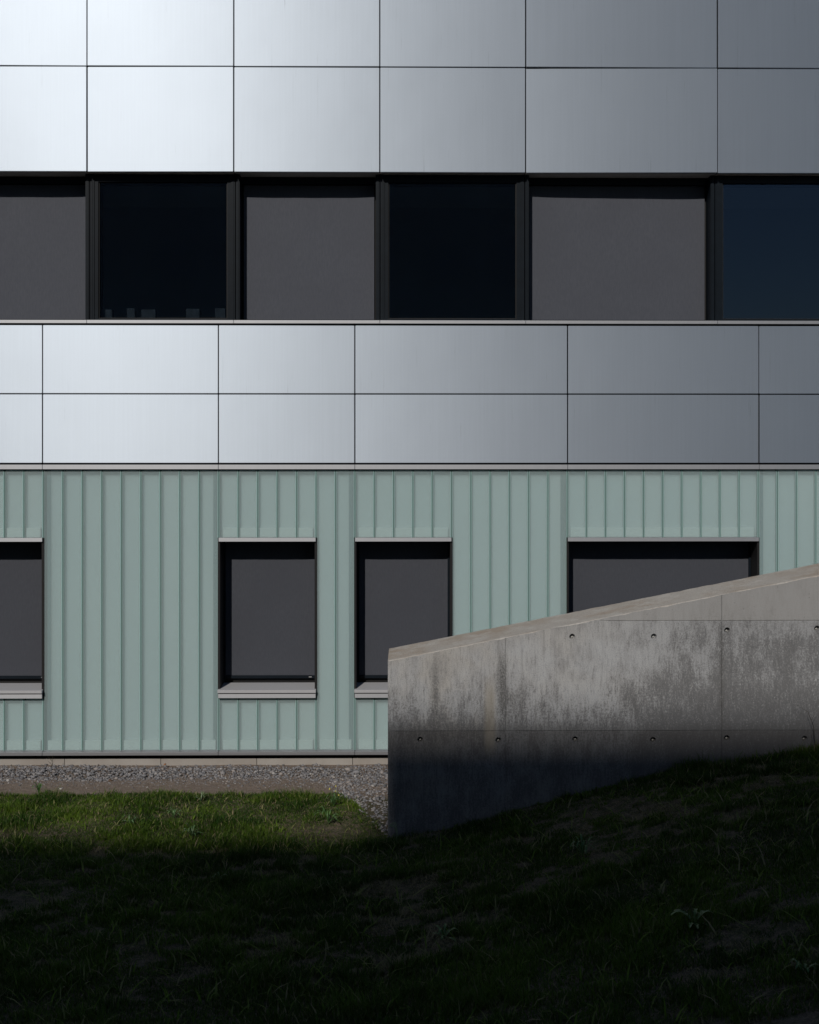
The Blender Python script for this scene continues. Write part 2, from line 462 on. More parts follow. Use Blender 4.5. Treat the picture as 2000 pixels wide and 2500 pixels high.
def ground_mat():
    k = NT('lawn_soil')
    v = k.coord()
    sx = k.n('SeparateXYZ', {0: v}); Y = sx.outputs[1]
    n = k.noise(v, 1.3, 5, 0.6); g = k.noise(v, 55, 5, 0.7); g2 = k.noise(v, 14, 4, 0.6)
    soil = k.mix(k.ramp(n, 0.35, 0.65), (0.075, 0.057, 0.042), (0.125, 0.10, 0.076))
    soil = k.mix(k.ramp(g, 0.45, 0.62), soil, (0.17, 0.14, 0.105))
    soil = k.mix(k.math('MULTIPLY', k.ramp(k.noise(v, 9, 4, 0.7), 0.42, 0.58), 0.75), soil, (0.040, 0.050, 0.020))
    dirt = k.mix(k.ramp(g2, 0.3, 0.7), (0.155, 0.122, 0.100), (0.215, 0.175, 0.148))
    dirt = k.mix(k.math('MULTIPLY', k.ramp(g, 0.55, 0.68), 0.7), dirt, (0.34, 0.31, 0.28))
    c = k.mix(k.ramp(Y, -1.7, -1.3), soil, dirt)
    k.principled(Base_Color=c, Roughness=0.95, Specular_IOR_Level=0.15,
                 Normal=k.bump(k.math('ADD', g, k.math('MULTIPLY', g2, 1.5)), 0.9, 0.02))
    return k.done()

xs = np.concatenate([[-400, -200, -100, -60, -35, -20, -13], np.arange(-9, 9.01, 0.12), [13, 20, 35, 60, 100, 200, 400]])
ys = np.concatenate([[-400, -200, -120, -80, -50, -35, -25, -19], np.arange(-16.8, -8.0, 0.4), np.arange(-8.0, 0.6, 0.10), [1.5, 4, 10, 30, 100, 400]])
tag(grid('ground', xs, ys, ground_z, ground_mat()), 'bare brown soil of the sloping lawn and the dirt strip', kind='structure')

# ------------------------------------------------------------------ the office building
bld = empty('office_building', (0, 0, 0))
tag(bld, 'modern facade of brushed aluminium panels above green channel glass with dark screened windows', 'building')
XL, XR = fx(-652), fx(2806)

def tilt(o, a):
    o.rotation_euler = (math.radians(random.gauss(0, a * 0.3)), 0, math.radians(random.gauss(0, a)))

def panel(name, x0, x1, z0, z1, mat, gap=0.008, y0=0.0, th=0.045, a=0.32):
    """a metal cassette: pillow-edged sheet"""
    w, h = x1 - x0 - 2 * gap, z1 - z0 - 2 * gap
    me = MB().box(-w / 2, w / 2, 0, th, -h / 2, h / 2).mesh(name, bevel=0.0038, seg=2)
    o = link(name, me, mat, bld, ((x0 + x1) / 2, y0, (z0 + z1) / 2))
    tilt(o, a)
    return o

up_x = [-498, -142, 214.5, 571.6, 927.5, 1284, 1754, 2110, 2466, 2806]
lo_x = [-652, -225, 106.9, 534.2, 866.6, 1386.6, 1856, 2283, 2806]
up_x = [-652] + up_x
rows_up = [-700, -440, -93, 163.8, 421.5]
for r in range(len(rows_up) - 1):
    for i in range(len(up_x) - 1):
        panel('metal_panel', fx(up_x[i]), fx(up_x[i + 1]), fz(rows_up[r + 1]), fz(rows_up[r]), M['panel'])
rows_lo = [793.5, 962.0, 1131.5]
for r in range(2):
    for i in range(len(lo_x) - 1):
        panel('metal_panel', fx(lo_x[i]), fx(lo_x[i + 1]), fz(rows_lo[r + 1]), fz(rows_lo[r]), M['panel'])

# dark sheathing behind the cassettes
MB().box(XL, XR, 0.075, 0.42, fz(419), fz(-700)).build('joint_backing', M['backing'], bld)
MB().box(XL, XR, 0.075, 0.42, fz(1133), fz(796)).build('joint_backing', M['backing'], bld)
# parapet cap
MB().box(XL, XR, -0.03, 0.5, fz(-700) + 0.012, fz(-700) + 0.09).build('parapet_cap', M['trim'], bld)

# soffit over the upper windows, window ledge strips and trim strips, cut at the cassette joints
for i in range(len(up_x) - 1):
    a, b = fx(up_x[i]) + 0.006, fx(up_x[i + 1]) - 0.006
    MB().box(a, b, 0.047, 0.16 if i in (2, 4, 6, 8) and False else 0.40, fz(421.5) + 0.008, fz(421.5) + 0.011).build('soffit_sheet', M['soffit'], bld)
    o = MB().extrude([(-0.012, fz(790)), (-0.012, fz(782.2)), (0.16, fz(781)), (0.16, fz(790))], 'x', a - 0.004, b + 0.004).build('ledge_strip', M['trim'], bld, bevel=0.0015)
MB().box(XL, XR, 0.03, 0.42, fz(793), fz(790.4)).build('ledge_backing', M['backing'], bld)
for i in range(len(lo_x) - 1):
    a, b = fx(lo_x[i]) + 0.0025, fx(lo_x[i + 1]) - 0.0025
    MB().box(a, b, -0.012, 0.12, fz(1145.6), fz(1134.3)).build('trim_strip', M['trim'], bld, bevel=0.0015)
    MB().extrude([(-0.02, fz(1842)), (-0.02, fz(1834.5)), (0.03, fz(1831.8)), (0.12, fz(1831.8)), (0.12, fz(1842))], 'x', a, b).build('base_trim', M['base_trim'], bld, bevel=0.0015)

# upper window band -------------------------------------------------------
Z0, Z1 = fz(781) , fz(421.5) + 0.006
FR = 0.14
def blind_sheet(x0, x1, z0, z1, y, bow):
    nx, nz = 28, 10
    v, f = [], []
    for j in range(nz + 1):
        for i in range(nx + 1):
            u = i / nx * 2 - 1; t = j / nz
            wob = 0.0025 * mnoise.noise(Vector((i * 0.35, j * 0.3, x0 * 5)))
            v.append((x0 + (x1 - x0) * i / nx, y - bow * (abs(u) ** 6) + wob, z0 + (z1 - z0) * t))
    for j in range(nz):
        for i in range(nx):
            a = j * (nx + 1) + i
            f.append((a, a + 1, a + nx + 2, a + nx + 1))
    me = bpy.data.meshes.new('blind'); me.from_pydata(v, [], f); me.update()
    return me

wins = [(up_x[i], up_x[i + 1]) for i in range(len(up_x) - 1)]
for i, (pa, pb) in enumerate(wins):
    a, b = fx(pa) + 0.006, fx(pb) - 0.006
    is_glass = i % 2 == 1 if False else (pa in (-498, 214.5, 927.5, 1754, 2466))
    if not is_glass:
        w = 0.052
        m = MB()
        for x in (a, b - w):
            m.box(x, x + w, FR, 0.43, Z0, Z1)
            m.box(x + 0.012, x + w - 0.012, FR - 0.006, FR, Z0, Z1)
        m.box(a + w, b - w, 0.30, 0.43, Z1 - 0.09, Z1)
        m.box(a + w, b - w, 0.30, 0.43, Z0, Z0 + 0.028)
        fr = m.build('window', M['frame'], bld); fr['label'] = 'upper window with lowered grey fabric screen'
        link('blind', blind_sheet(a + w + 0.028, b - w - 0.028, Z0 + 0.045, Z1 - 0.095, 0.372, 0.014), M['blind'], fr, smooth=True)
        MB().box(a + w + 0.026, b - w - 0.026, 0.358, 0.374, Z0 + 0.029, Z0 + 0.046).build('bottom_bar', M['frame'], fr, bevel=0.003)
        MB().box(a + w, b - w, 0.402, 0.424, Z0 + 0.028, Z1 - 0.09).build('pane', M['black'], fr)
    else:
        w = 0.105
        m = MB()
        for s, x in ((1, a), (-1, b)):
            def bx(u0, u1, y0, y1):
                m.box(min(x + s * u0, x + s * u1), max(x + s * u0, x + s * u1), y0, y1, Z0, Z1)
            bx(0, 0.055, FR, 0.43); bx(0.055, w, FR + 0.012, 0.43); bx(0.018, 0.034, FR - 0.005, FR)
        m.box(a + w, b - w, FR + 0.012, 0.43, Z0, Z0 + 0.035)
        m.box(a + w, b - w, FR + 0.012, 0.43, Z1 - 0.10, Z1)
        fr = m.build('window', M['frame'], bld); fr['label'] = 'upper window with clear dark glass'
        MB().box(a + w - 0.004, b - w + 0.004, 0.195, 0.203, Z0 + 0.03, Z1 - 0.095).build('pane', M['pane'], fr)
        # gasket beads around the pane
        m = MB()
        m.box(a + w, a + w + 0.012, 0.172, 0.195, Z0 + 0.035, Z1 - 0.1); m.box(b - w - 0.012, b - w, 0.172, 0.195, Z0 + 0.035, Z1 - 0.1)
        m.box(a + w + 0.012, b - w - 0.012, 0.172, 0.195, Z0 + 0.035, Z0 + 0.045)
        m.build('glazing_bead', M['black'], fr)
# dark rooms behind the panes
m = MB()
m.box(XL, XR, 3.4, 3.5, Z0 - 0.9, Z1 + 0.3)
m.box(XL, XR, 0.44, 3.4, Z0 - 0.95, Z0 - 0.9)
m.box(XL, XR, 0.44, 3.4, Z1 + 0.25, Z1 + 0.3)
m.build('room_interior', plain('room_paint', (0.42, 0.46, 0.50), 0.8, 0.2), bld)

box_mat = plain('pale_stand_in', (0.19, 0.21, 0.24), 0.8, 0.2, 12, 0.2)  # plain boxes added to stand for pale shapes low in the pane
for (p0, p1, py, lab) in ((243, 276, 751, 'pale stand-in box at the far left inside the dark upper window'), (312, 331, 748, 'narrow pale stand-in box second from left inside the dark upper window'),
                          (347, 381, 751, 'pale stand-in box in the middle inside the dark upper window'), (456, 488, 749, 'pale stand-in box second from right inside the dark upper window'),
                          (526, 551, 748, 'pale stand-in box at the right edge inside the dark upper window')):
    a, b, zt = fx(p0) * 1.02, fx(p1) * 1.02, fz(py) + 0.01
    o = MB().box(a, b, 0.31, 0.43, 0, zt - Z0 - 0.036).build('stand_in_box', box_mat, None, (0, 0, Z0 + 0.036), bevel=0.004)
    tag(o, lab, 'box', 'stand-in boxes on the inner window ledge')

# ground floor: channel glass and windows ---------------------------------
P = 427.3 / 9 * S
GT, GB = fz(1146.6), fz(1832.5)
LT = fz(1312.5)          # top of lintel strip
SB = fz(1703.5)          # bottom of sill apron
GY = 0.030
chan_cache = {}
def channel(x0, w, z0, z1):
    key = (round(w, 3), round(z1 - z0, 3))
    if key not in chan_cache:
        ww = w - 0.009; t = 0.008; d = 0.064; c = 0.006; h = z1 - z0
        e_ = 0.011
        pts = [(0, d), (0, c), (c, 0), (ww - e_, 0), (ww - 0.004, 0.003), (ww, c), (ww, d), (ww - t, d), (ww - t, t + 0.002), (t, t + 0.002), (t, d)]
        mm = MB().extrude(pts, 'z', 0, h)
        mm.box(ww + 0.0005, ww + 0.0085, 0.010, 0.030, 0.001, h - 0.001)
        mm = mm.mesh('glass_channel')
        for q in (M['channel'], M['flange'], M['seal'], M['edge']): mm.materials.append(q)
        for f_ in mm.polygons:
            cx = f_.center.x
            if cx > ww + 0.0002: f_.material_index = 2
            elif abs(f_.normal.z) < 0.5 and f_.normal.y < -0.3 and (cx < c or cx > ww - e_): f_.material_index = 3
            elif abs(f_.normal.z) < 0.5 and (cx < t + 0.001 or cx > ww - t - 0.001): f_.material_index = 1
        chan_cache[key] = mm
    o = link('glass_channel', chan_cache[key], None, bld, (x0 + 0.0045, GY + random.gauss(0, 0.0008), z0))
    o.rotation_euler[2] = math.radians(random.gauss(0, 0.25))
    return o

bays = []
for i in range(len(lo_x) - 1):
    bays.append((fx(lo_x[i]), fx(lo_x[i + 1])))
layout = {1: ('R', 5), 3: ('L', 5), 4: ('L', 5), 5: ('A', 0), 7: ('L', 5)}
windows = []
for i, (a, b) in enumerate(bays):
    n = max(1, round((b - a) / P)); p = (b - a) / n
    kind, k = layout.get(i, (None, 0))
    rng_w = set()
    if kind == 'L': rng_w = set(range(0, k))
    elif kind == 'R': rng_w = set(range(n - k, n))
    elif kind == 'A': rng_w = set(range(n))
    for c in range(n):
        x = a + c * p
        if c in rng_w:
            channel(x, p, LT, GT)
            channel(x, p, GB, SB)
        else:
            channel(x, p, GB, GT)
    if rng_w:
        windows.append((a + min(rng_w) * p, a + (max(rng_w) + 1) * p))
    # cavity board behind the glass, with dark strips for post shade at the bay edges and rails top and bottom
    def board(u0, u1, z0, z1):
        MB().box(u0, u1, 0.240, 0.260, z0, z1).build('cavity_board', M['cavity'], bld)
        for yy in (0.098, 0.114, 0.132, 0.152, 0.175, 0.204):  # added layers that stagger the flange shadows into a soft gradient
            q = bpy.data.meshes.new('shade_blur_sheet')
            q.from_pydata([(u0, yy, z0 + 0.002), (u1, yy, z0 + 0.002), (u1, yy, z1 - 0.002), (u0, yy, z1 - 0.002)], [], [(0, 1, 2, 3)])
            link('shade_blur_sheet', q, M['shade_blur'], bld)
        MB().box(u0 + 0.05, u1 - 0.05, 0.072, 0.236, z0 + 0.002, z0 + 0.13).build('cavity_rail', M['rail'], bld)
    wa, wb = (a + min(rng_w) * p, a + (max(rng_w) + 1) * p) if rng_w else (None, None)
    if not rng_w: board(a, b, GB, GT)
    else:
        board(wa, wb, LT, GT); board(wa, wb, GB, SB)
        if wa - a > 0.1: board(a, wa, GB, GT)
        if b - wb > 0.1: board(wb, b, GB, GT)
    for x in (a, b):
        s = 1 if x == a else -1
        inside = (x == a and 0 in rng_w) or (x == b and n - 1 in rng_w)
        x0, x1 = sorted((x + s * 0.012, x + s * 0.085))
        if not inside:
            MB().box(x0, x1, 0.0960, 0.0972, GB, GT).build('post_shade_strip', M['post_shade'], bld)  # thin dark strip standing in for the soft shade band of a post
        else:
            pass
# closed back so that no daylight leaks in
MB().box(XL, XR, 0.45, 0.5, 0.0, fz(1133)).build('rear_sheathing', M['black'], bld)

for (a, b) in windows:
    top, bot = fz(1322), fz(1668)
    m = MB()
    m.box(a - 0.012, a + 0.018, 0.02, 0.42, SB, LT)
    m.box(b - 0.018, b + 0.012, 0.02, 0.42, SB, LT)
    m.box(a + 0.018, b - 0.018, 0.02, 0.42, top + 0.004, LT)
    fr = m.build('window', M['black'], bld); fr['label'] = 'ground floor window recess with lowered grey screen'
    MB().box(a + 0.018, b - 0.018, 0.40, 0.42, SB, top).build('pane', M['black'], fr)
    for u0, u1 in ((a + 0.018, a + 0.044), (b - 0.044, b - 0.018)):
        MB().box(u0, u1, 0.33, 0.39, bot, top).build('guide_rail', M['frame'], fr)
    link('blind', blind_sheet(a + 0.034, b - 0.034, bot + 0.045, top - 0.03, 0.366, 0.010), M['blind_low'], fr, smooth=True)
    m = MB(); m.box(a + 0.03, b - 0.03, 0.345, 0.372, bot + 0.004, bot + 0.046)
    bar = m.build('bottom_bar', M['frame'], fr, bevel=0.004)
    MB().box(b - 0.125, b - 0.085, 0.3438, 0.345, bot + 0.022, bot + 0.028).build('end_tag', plain('end_tag', (0.6, 0.6, 0.6), 0.5), fr)
    MB().box(a + 0.003, b - 0.003, -0.010, 0.019, top, LT - 0.001).build('lintel', M['trim'], fr, bevel=0.0015)
    MB().extrude([(-0.045, fz(1690)), (-0.045, fz(1683)), (0.34, fz(1677)), (0.34, fz(1690))], 'x', a - 0.006, b + 0.002).build('sill', M['sill'], fr, bevel=0.002)
    MB().box(a - 0.002, b - 0.002, -0.022, 0.06, fz(1703), fz(1692)).build('sill_apron', M['trim'], fr, bevel=0.002)

# base: shadow gap and plinth panels
MB().box(XL, XR, 0.10, 0.44, -0.3, fz(1834)).build('base_gap', M['gap'], bld)
px = 157 - 470
while px < 2806:
    a, b = fx(px) + 0.003, fx(min(px + 234.7, 2806)) - 0.003
    w = b - a
    link('plinth_panel', MB().box(-w / 2, w / 2, 0, 0.06, -0.35, fz(1853.5)).mesh('plinth_panel', 0.003), M['plinth'], bld, ((a + b) / 2, 0.075, 0))
    px += 234.7
MB().box(XL, fx(157 - 470) - 0.003, 0.075, 0.099, -0.35, fz(1853.5)).build('plinth_panel', M['plinth'], bld)

# body of the building behind the facade
MB().box(XL, XR, 3.6, 12, -0.3, fz(-700)).build('building_core', M['backing'], bld)
for x0, x1 in ((XL - 0.2, XL), (XR, XR + 0.2)):
    MB().box(x0, x1, 0, 12, -0.3, fz(-700)).build('end_wall', M['cavity'], bld)

# ------------------------------------------------------------------ the opposite building whose roof line throws the shade
opp = empty('opposite_building', (0, -43.0, 0))
tag(opp, 'tall pale office block across the lawn behind the viewpoint', 'building')
OY = -43.0
H = 0.73 * (-3.10 - OY)
XSTEP = -0.05 - 0.316 * (-3.1 - OY) - 0.48
facade_pale = plain('lightened_facade', (0.62, 0.61, 0.60), 0.8, 0.2, 2, 0.2)  # unseen facade lightened to lift the reflections in the upper panes
MB().box(-70, 14.5, -15, 0, -1, H).build('wall', facade_pale, opp)
MB().box(XSTEP, 14.5, -15, 0, H + 0.002, H + 1.25).build('roof_shade_step', facade_pale, opp)  # unseen roof step added to raise the shade edge on the concrete wall
wm = MB().box(-1.0, 1.0, 0.004, 0.05, -0.95, 0.95).mesh('window')
wm.materials.append(plain('opposite_glass', (0.46, 0.48, 0.50), 0.4, 0.5))
for r in range(7):
    for c in range(10):
        link('window', wm, None, opp, (-22 + c * 3.4, 0.02, 2.4 + r * 3.9))

# ------------------------------------------------------------------ concrete wall
wall = empty('concrete_wall', (-0.236, WALL_Y, 0))
tag(wall, 'grey cast concrete retaining wall with sloping top and round tie holes', 'wall')
WS = S * (D + WALL_Y) / D
def wx(px): return (px - 1000) * WS + 0.236
def wz(py): return EYE - (py - 1130) * WS
L = 9.2
xa, za = wx(947), wz(1613); xb, zb = wx(2000), wz(1406)
SL = (zb - za) / (xb - xa)
rings = []
N = 300
vv, ff, mi = [], [], []
for i in range(N + 1):
    x = L * i / N
    zt = za + SL * x
    e = 0.013 * (mnoise.noise(Vector((x * 3.1, 0, 1))) + 0.6 * mnoise.noise(Vector((x * 11, 4, 2))))
    e2 = 0.006 * mnoise.noise(Vector((x * 7, 9, 5)))
    c = 0.007
    xo = 0.0
    ring = [(x, 0.0, -0.6), (x, 0.0, zt - c + e), (x, c + 0.5 * abs(e), zt + 0.3 * e), (x, WALL_T * 0.45, zt + 0.004 + e2), (x, WALL_T - c, zt + 0.008 + e2), (x, WALL_T, zt - c), (x, WALL_T, -0.6)]
    vv += ring
k7 = 7
for i in range(N):
    for q in range(k7):
        w = (q + 1) % k7
        ff.append((i * k7 + q, i * k7 + w, (i + 1) * k7 + w, (i + 1) * k7 + q))
        mi.append(1 if q in (1, 2, 3, 4) else 0)
ff.append(tuple(range(k7))); mi.append(0)
ff.append(tuple(N * k7 + q for q in reversed(range(k7)))); mi.append(0)
me = bpy.data.meshes.new('wall_body')
me.from_pydata(vv, [], ff)
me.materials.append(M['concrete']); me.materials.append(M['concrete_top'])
me.polygons.foreach_set('material_index', mi)
bm = bmesh.new(); bm.from_mesh(me)
bmesh.ops.recalc_face_normals(bm, faces=bm.faces)
ends = [e for e in bm.edges if all(abs(v.co.x) < 1e-6 and abs(v.co.y) < 1e-6 for v in e.verts)]
bmesh.ops.bevel(bm, geom=ends, offset=0.022, segments=1, affect='EDGES')
bm.to_mesh(me); bm.free()
wb = link('wall_body', me, None, wall)
holes = [(1398, 1555), (1598, 1555), (1778, 1540), (1999, 1536), (2190, 1536),
         (1026, 1806), (1217, 1808), (1405, 1806), (1596, 1808), (1777, 1804), (1968, 1806)]
cut = bpy.data.meshes.new('cut'); bm = bmesh.new()
for (px, py) in holes:
    r = bmesh.ops.create_cone(bm, cap_ends=True, segments=20, radius1=0.040, radius2=0.024, depth=0.10)
    rot = Matrix.Rotation(math.radians(-90), 4, 'X')
    bmesh.ops.transform(bm, matrix=Matrix.Translation((wx(px), 0.0, wz(py))) @ rot, verts=r['verts'])
bm.to_mesh(cut); bm.free()
cut.materials.append(M['concrete'])
co = bpy.data.objects.new('cutter', cut); col.objects.link(co); co.parent = wall
md = wb.modifiers.new('b', 'BOOLEAN'); md.operation = 'DIFFERENCE'; md.solver = 'EXACT'; md.object = co
bpy.context.view_layer.update()
ev = wb.evaluated_get(bpy.context.evaluated_depsgraph_get())
nm = bpy.data.meshes.new_from_object(ev)
wb.modifiers.clear()
wb.data = nm
bpy.data.objects.remove(co)
for (px, py) in holes:
    m = bpy.data.meshes.new('tie_plug'); bm = bmesh.new()
    bmesh.ops.create_cone(bm, cap_ends=True, segments=12, radius1=0.015, radius2=0.011, depth=0.016)
    for v_ in bm.verts: v_.co.x += random.uniform(-1, 1) * 0.0015
    bmesh.ops.transform(bm, matrix=Matrix.Rotation(math.radians(90), 4, 'X'), verts=bm.verts)
    bm.to_mesh(m); bm.free()
    link('tie_plug', m, M['plug'], wall, (wx(px) + random.uniform(-1, 1) * 0.004, 0.046, wz(py) - 0.004))

# ------------------------------------------------------------------ gravel
def gravel_mask(x, y):
    edge = -0.64 + 0.16 * (fbm(x * 1.3, x * 0 + 2.0, 21) - 0.5) - 0.05 * (x < -3) + 0.0 * y
    strip = y > edge
    # the strip turns along the end of the wall
    t = np.clip((y + 0.75) / (-3.25 + 0.75), 0, 1)
    bx = -1.25 + 1.05 * t ** 0.75 + 0.10 * (fbm(y * 2.5, y * 0 + 7, 5) - 0.5)
    corner = (x > bx) & (y > -3.35) & (x < -0.2)
    behind = (x >= -0.2) & (x < 2.5) & (y > WALL_Y + WALL_T - 0.05)
    return strip | corner | behind
base = []
while len(base) < 12:
    bm = bmesh.new()
    bmesh.ops.create_icosphere(bm, subdivisions=1, radius=1.0)
    for v_ in bm.verts:
        v_.co *= random.uniform(0.62, 1.2)
        v_.co.z *= 0.8
    bm.verts.ensure_lookup_table()
    base.append((np.array([v_.co for v_ in bm.verts]), np.array([[q.index for q in f_.verts] for f_ in bm.faces])))
    bm.free()
npts = 36000
x = rng.uniform(-6.6, 2.5, npts); y = rng.uniform(-3.35, 0.075, npts)
keep = gravel_mask(x, y)
x, y = x[keep], y[keep]
near = sstep(-0.95, -0.55, y)
# scatter stones thin out over the dirt strip
sx_ = rng.uniform(-6.6, -0.4, 2600); sy_ = -0.55 - np.abs(rng.normal(0, 0.22, 2600))
x = np.concatenate([x, sx_]); y = np.concatenate([y, sy_])
size = rng.lognormal(math.log(0.0135), 0.42, len(x))
size[-2600:] *= 0.55
hump = -0.012 - 0.016 * sstep(-0.25, 0.0, y) + 0.012 * sstep(-0.72, -0.45, y) + 0.02 * (fbm(x * 1.5, y * 1.5, 31) - 0.5)
zz = ground_z(x, y) + np.where(np.arange(len(x)) < len(x) - 2600, hump + rng.uniform(0, 0.022, len(x)), 0.002)
V, Fc, C = [], [], []
off = 0
order = rng.integers(0, 12, len(x))
ang = rng.uniform(0, 2 * math.pi, len(x))
tone = np.clip(rng.normal(0.5, 0.22, len(x)), 0, 1)
for b in range(12):
    idx = np.where(order == b)[0]
    vb, fb = base[b]
    ca, sa = np.cos(ang[idx])[:, None], np.sin(ang[idx])[:, None]
    s = size[idx][:, None]
    px_ = (vb[:, 0] * ca - vb[:, 1] * sa) * s + x[idx][:, None]
    py_ = (vb[:, 0] * sa + vb[:, 1] * ca) * s + y[idx][:, None]
    pz_ = vb[:, 2] * s * 0.85 + zz[idx][:, None]
    n = len(idx); nv = len(vb)
    V.append(np.stack([px_, py_, pz_], 2).reshape(-1, 3))
    Fc.append((fb[None] + (np.arange(n) * nv)[:, None, None] + off).reshape(-1, 3))
    C.append(np.repeat(tone[idx], nv))
    off += n * nv
V = np.concatenate(V); Fc = np.concatenate(Fc); C = np.concatenate(C)
def tri_mesh(name, V, Fc):
    me = bpy.data.meshes.new(name)
    me.vertices.add(len(V)); me.vertices.foreach_set('co', np.ascontiguousarray(V, dtype=np.float32).ravel())
    me.loops.add(Fc.size); me.loops.foreach_set('vertex_index', np.ascontiguousarray(Fc, dtype=np.int32).ravel())
    me.polygons.add(len(Fc)); me.polygons.foreach_set('loop_start', np.arange(0, Fc.size, 3, dtype=np.int32))
    me.update(calc_edges=True)
    return me
def point_attr(me, name, vals):
    at_ = me.attributes.new(name, 'FLOAT', 'POINT')
    at_.data.foreach_set('value', np.ascontiguousarray(vals, dtype=np.float32))
me = tri_mesh('gravel', V, Fc)
point_attr(me, 'tone', C)
def gravel_mat():
    k = NT('crushed_stone')
    a = k.n('Attribute', attribute_name='tone').outputs['Fac']
    cr = k.n('ValToRGB', {0: a})
    e = cr.color_ramp.elements
    e[0].position = 0.0; e[0].color = (0.07, 0.07, 0.075, 1)
    e[1].position = 1.0; e[1].color = (0.42, 0.41, 0.40, 1)
    for p, c_ in ((0.35, (0.15, 0.15, 0.165, 1)), (0.6, (0.23, 0.23, 0.245, 1)), (0.8, (0.30, 0.27, 0.255, 1))):
        q = e.new(p); q.color = c_
    g = k.noise(k.coord(), 160, 3)
    c = k.mix(k.math('MULTIPLY', g, 0.4), cr.outputs[0], (0.10, 0.10, 0.10))
    k.principled(Base_Color=c, Roughness=0.85, Specular_IOR_Level=0.3, Normal=k.bump(g, 0.4, 0.003))
    return k.done()
gv = link('gravel', me, gravel_mat())
tag(gv, 'strip of grey crushed stone along the base of the facade', 'gravel', kind='stuff')

# ------------------------------------------------------------------ grass
def lawn_mask(x, y):
    far = -1.34 + 0.20 * (fbm(x * 1.7, x * 0 + 1, 41) - 0.5)
    ok = y < far
    t = np.clip((y + 0.9) / (-3.25 + 0.9), 0, 1)
    bx = -1.18 + 1.05 * t ** 0.75
    ok &= ~((x > bx) & (x < -0.2) & (y > -3.2))
    ok &= ~((x > -0.25) & (y > WALL_Y - 0.01))
    return ok
def bare(x, y):
    return 0.40 * fbm(x * 0.8 + 3, y * 1.3, 57, 3) + 0.60 * fbm(x * 4.6, y * 6.5, 63, 3)
NB = 760000
x = rng.uniform(-6.6, 7.0, NB); y = rng.uniform(-8.6, -1.2, NB)
r = y + D
keep = lawn_mask(x, y) & (np.abs(x) < 0.36 * r + 1.2)
x, y = x[keep], y[keep]
b = bare(x, y) * (1 - 0.35 * sstep(-3.6, -3.2, y) * (x < 0))
dens = 1 - 0.48 * sstep(0.56, 0.64, b)
# the worn corner beside the gravel
worn = np.exp(-(((x + 0.95) / 0.55) ** 2 + ((y + 2.85) / 0.35) ** 2))
worn = np.maximum(worn, np.exp(-(((x + 4.6) / 0.5) ** 2 + ((y + 2.95) / 0.2) ** 2)))
dens *= 1 - 0.85 * worn
keep = rng.random(len(x)) < dens
x, y, b, worn = x[keep], y[keep], b[keep], worn[keep]
n = len(x)
clump = fbm(x * 3.0, y * 3.0, 71, 3)
tall = fbm(x * 0.9, y * 0.9, 83, 3)
hgt = (0.024 + 0.045 * sstep(0.35, 0.72, clump) + 0.022 * sstep(0.45, 0.7, tall)) * rng.lognormal(0, 0.30, n)
hgt *= 1 + 0.10 * sstep(-1.75, -1.4, y)                     # longer along the dirt edge
hgt *= 1 + 0.7 * ((x > 0) & (y > WALL_Y - 0.22)) * rng.random(n)
hgt *= 1 - 0.45 * worn
hgt *= np.where((y > -3.3) & (x < 0), 0.78, 1.0)
hgt *= 1 - 0.55 * sstep(0.55, 0.65, b)
solo = rng.random(n) < 0.010
hgt = np.where(solo, rng.uniform(0.08, 0.15, n) * np.where(y > -3.3, 0.7, 1.0), hgt)
wid = np.where(solo, 2.0, 1.0) * rng.uniform(0.0020, 0.0040, n) * (1 + 0.6 * (rng.random(n) < 0.06))
a = rng.uniform(0, 2 * math.pi, n)
lean = np.abs(rng.normal(0.32, 0.24, n)) + 0.9 * sstep(0.56, 0.66, b) * rng.random(n); curl = rng.uniform(0.1, 0.7, n)
curl = np.where(solo, rng.uniform(0.6, 1.3, n), curl)
z = ground_z(x, y) - 0.004
dx, dy = np.cos(a), np.sin(a)
pxv, pyv = -dy, dx
def P3(t, half):
    hor = hgt * (lean * t + curl * t * t * 0.7)
    ver = hgt * (t - 0.28 * curl * t * t)
    cx, cy, cz = x + dx * hor, y + dy * hor, z + ver
    return (np.stack([cx - pxv * wid * half, cy - pyv * wid * half, cz], 1), np.stack([cx + pxv * wid * half, cy + pyv * wid * half, cz], 1))
q0 = P3(0, 1.0); q1 = P3(0.55, 0.8); q2 = P3(1.0, 0.0)
V = np.stack([q0[0], q0[1], q1[0], q1[1], q2[0]], 1).reshape(-1, 3)
o5 = (np.arange(n) * 5)[:, None, None]
Fc = (np.array([[0, 1, 3], [0, 3, 2], [2, 3, 4]])[None] + o5).reshape(-1, 3)
dry = np.clip(0.02 + 0.9 * sstep(0.56, 0.66, b) + 0.5 * worn + rng.normal(0, 0.16, n), 0, 1)
dry = np.where(rng.random(n) < 0.06, 0.9, dry)  # some blades coloured pale to stand for blades catching the light
shade = np.clip(0.36 + 1.5 * (fbm(x * 1.6, y * 2.4, 91, 4) - 0.5) + rng.normal(0, 0.24, n), 0, 1)
dry = np.where(solo, np.clip(rng.normal(0.5, 0.25, n), 0, 1), dry); shade = np.where(solo, 1.0, shade)
me = tri_mesh('lawn_grass', V, Fc)
point_attr(me, 'dry', np.repeat(dry, 5)); point_attr(me, 'hue', np.repeat(shade, 5))
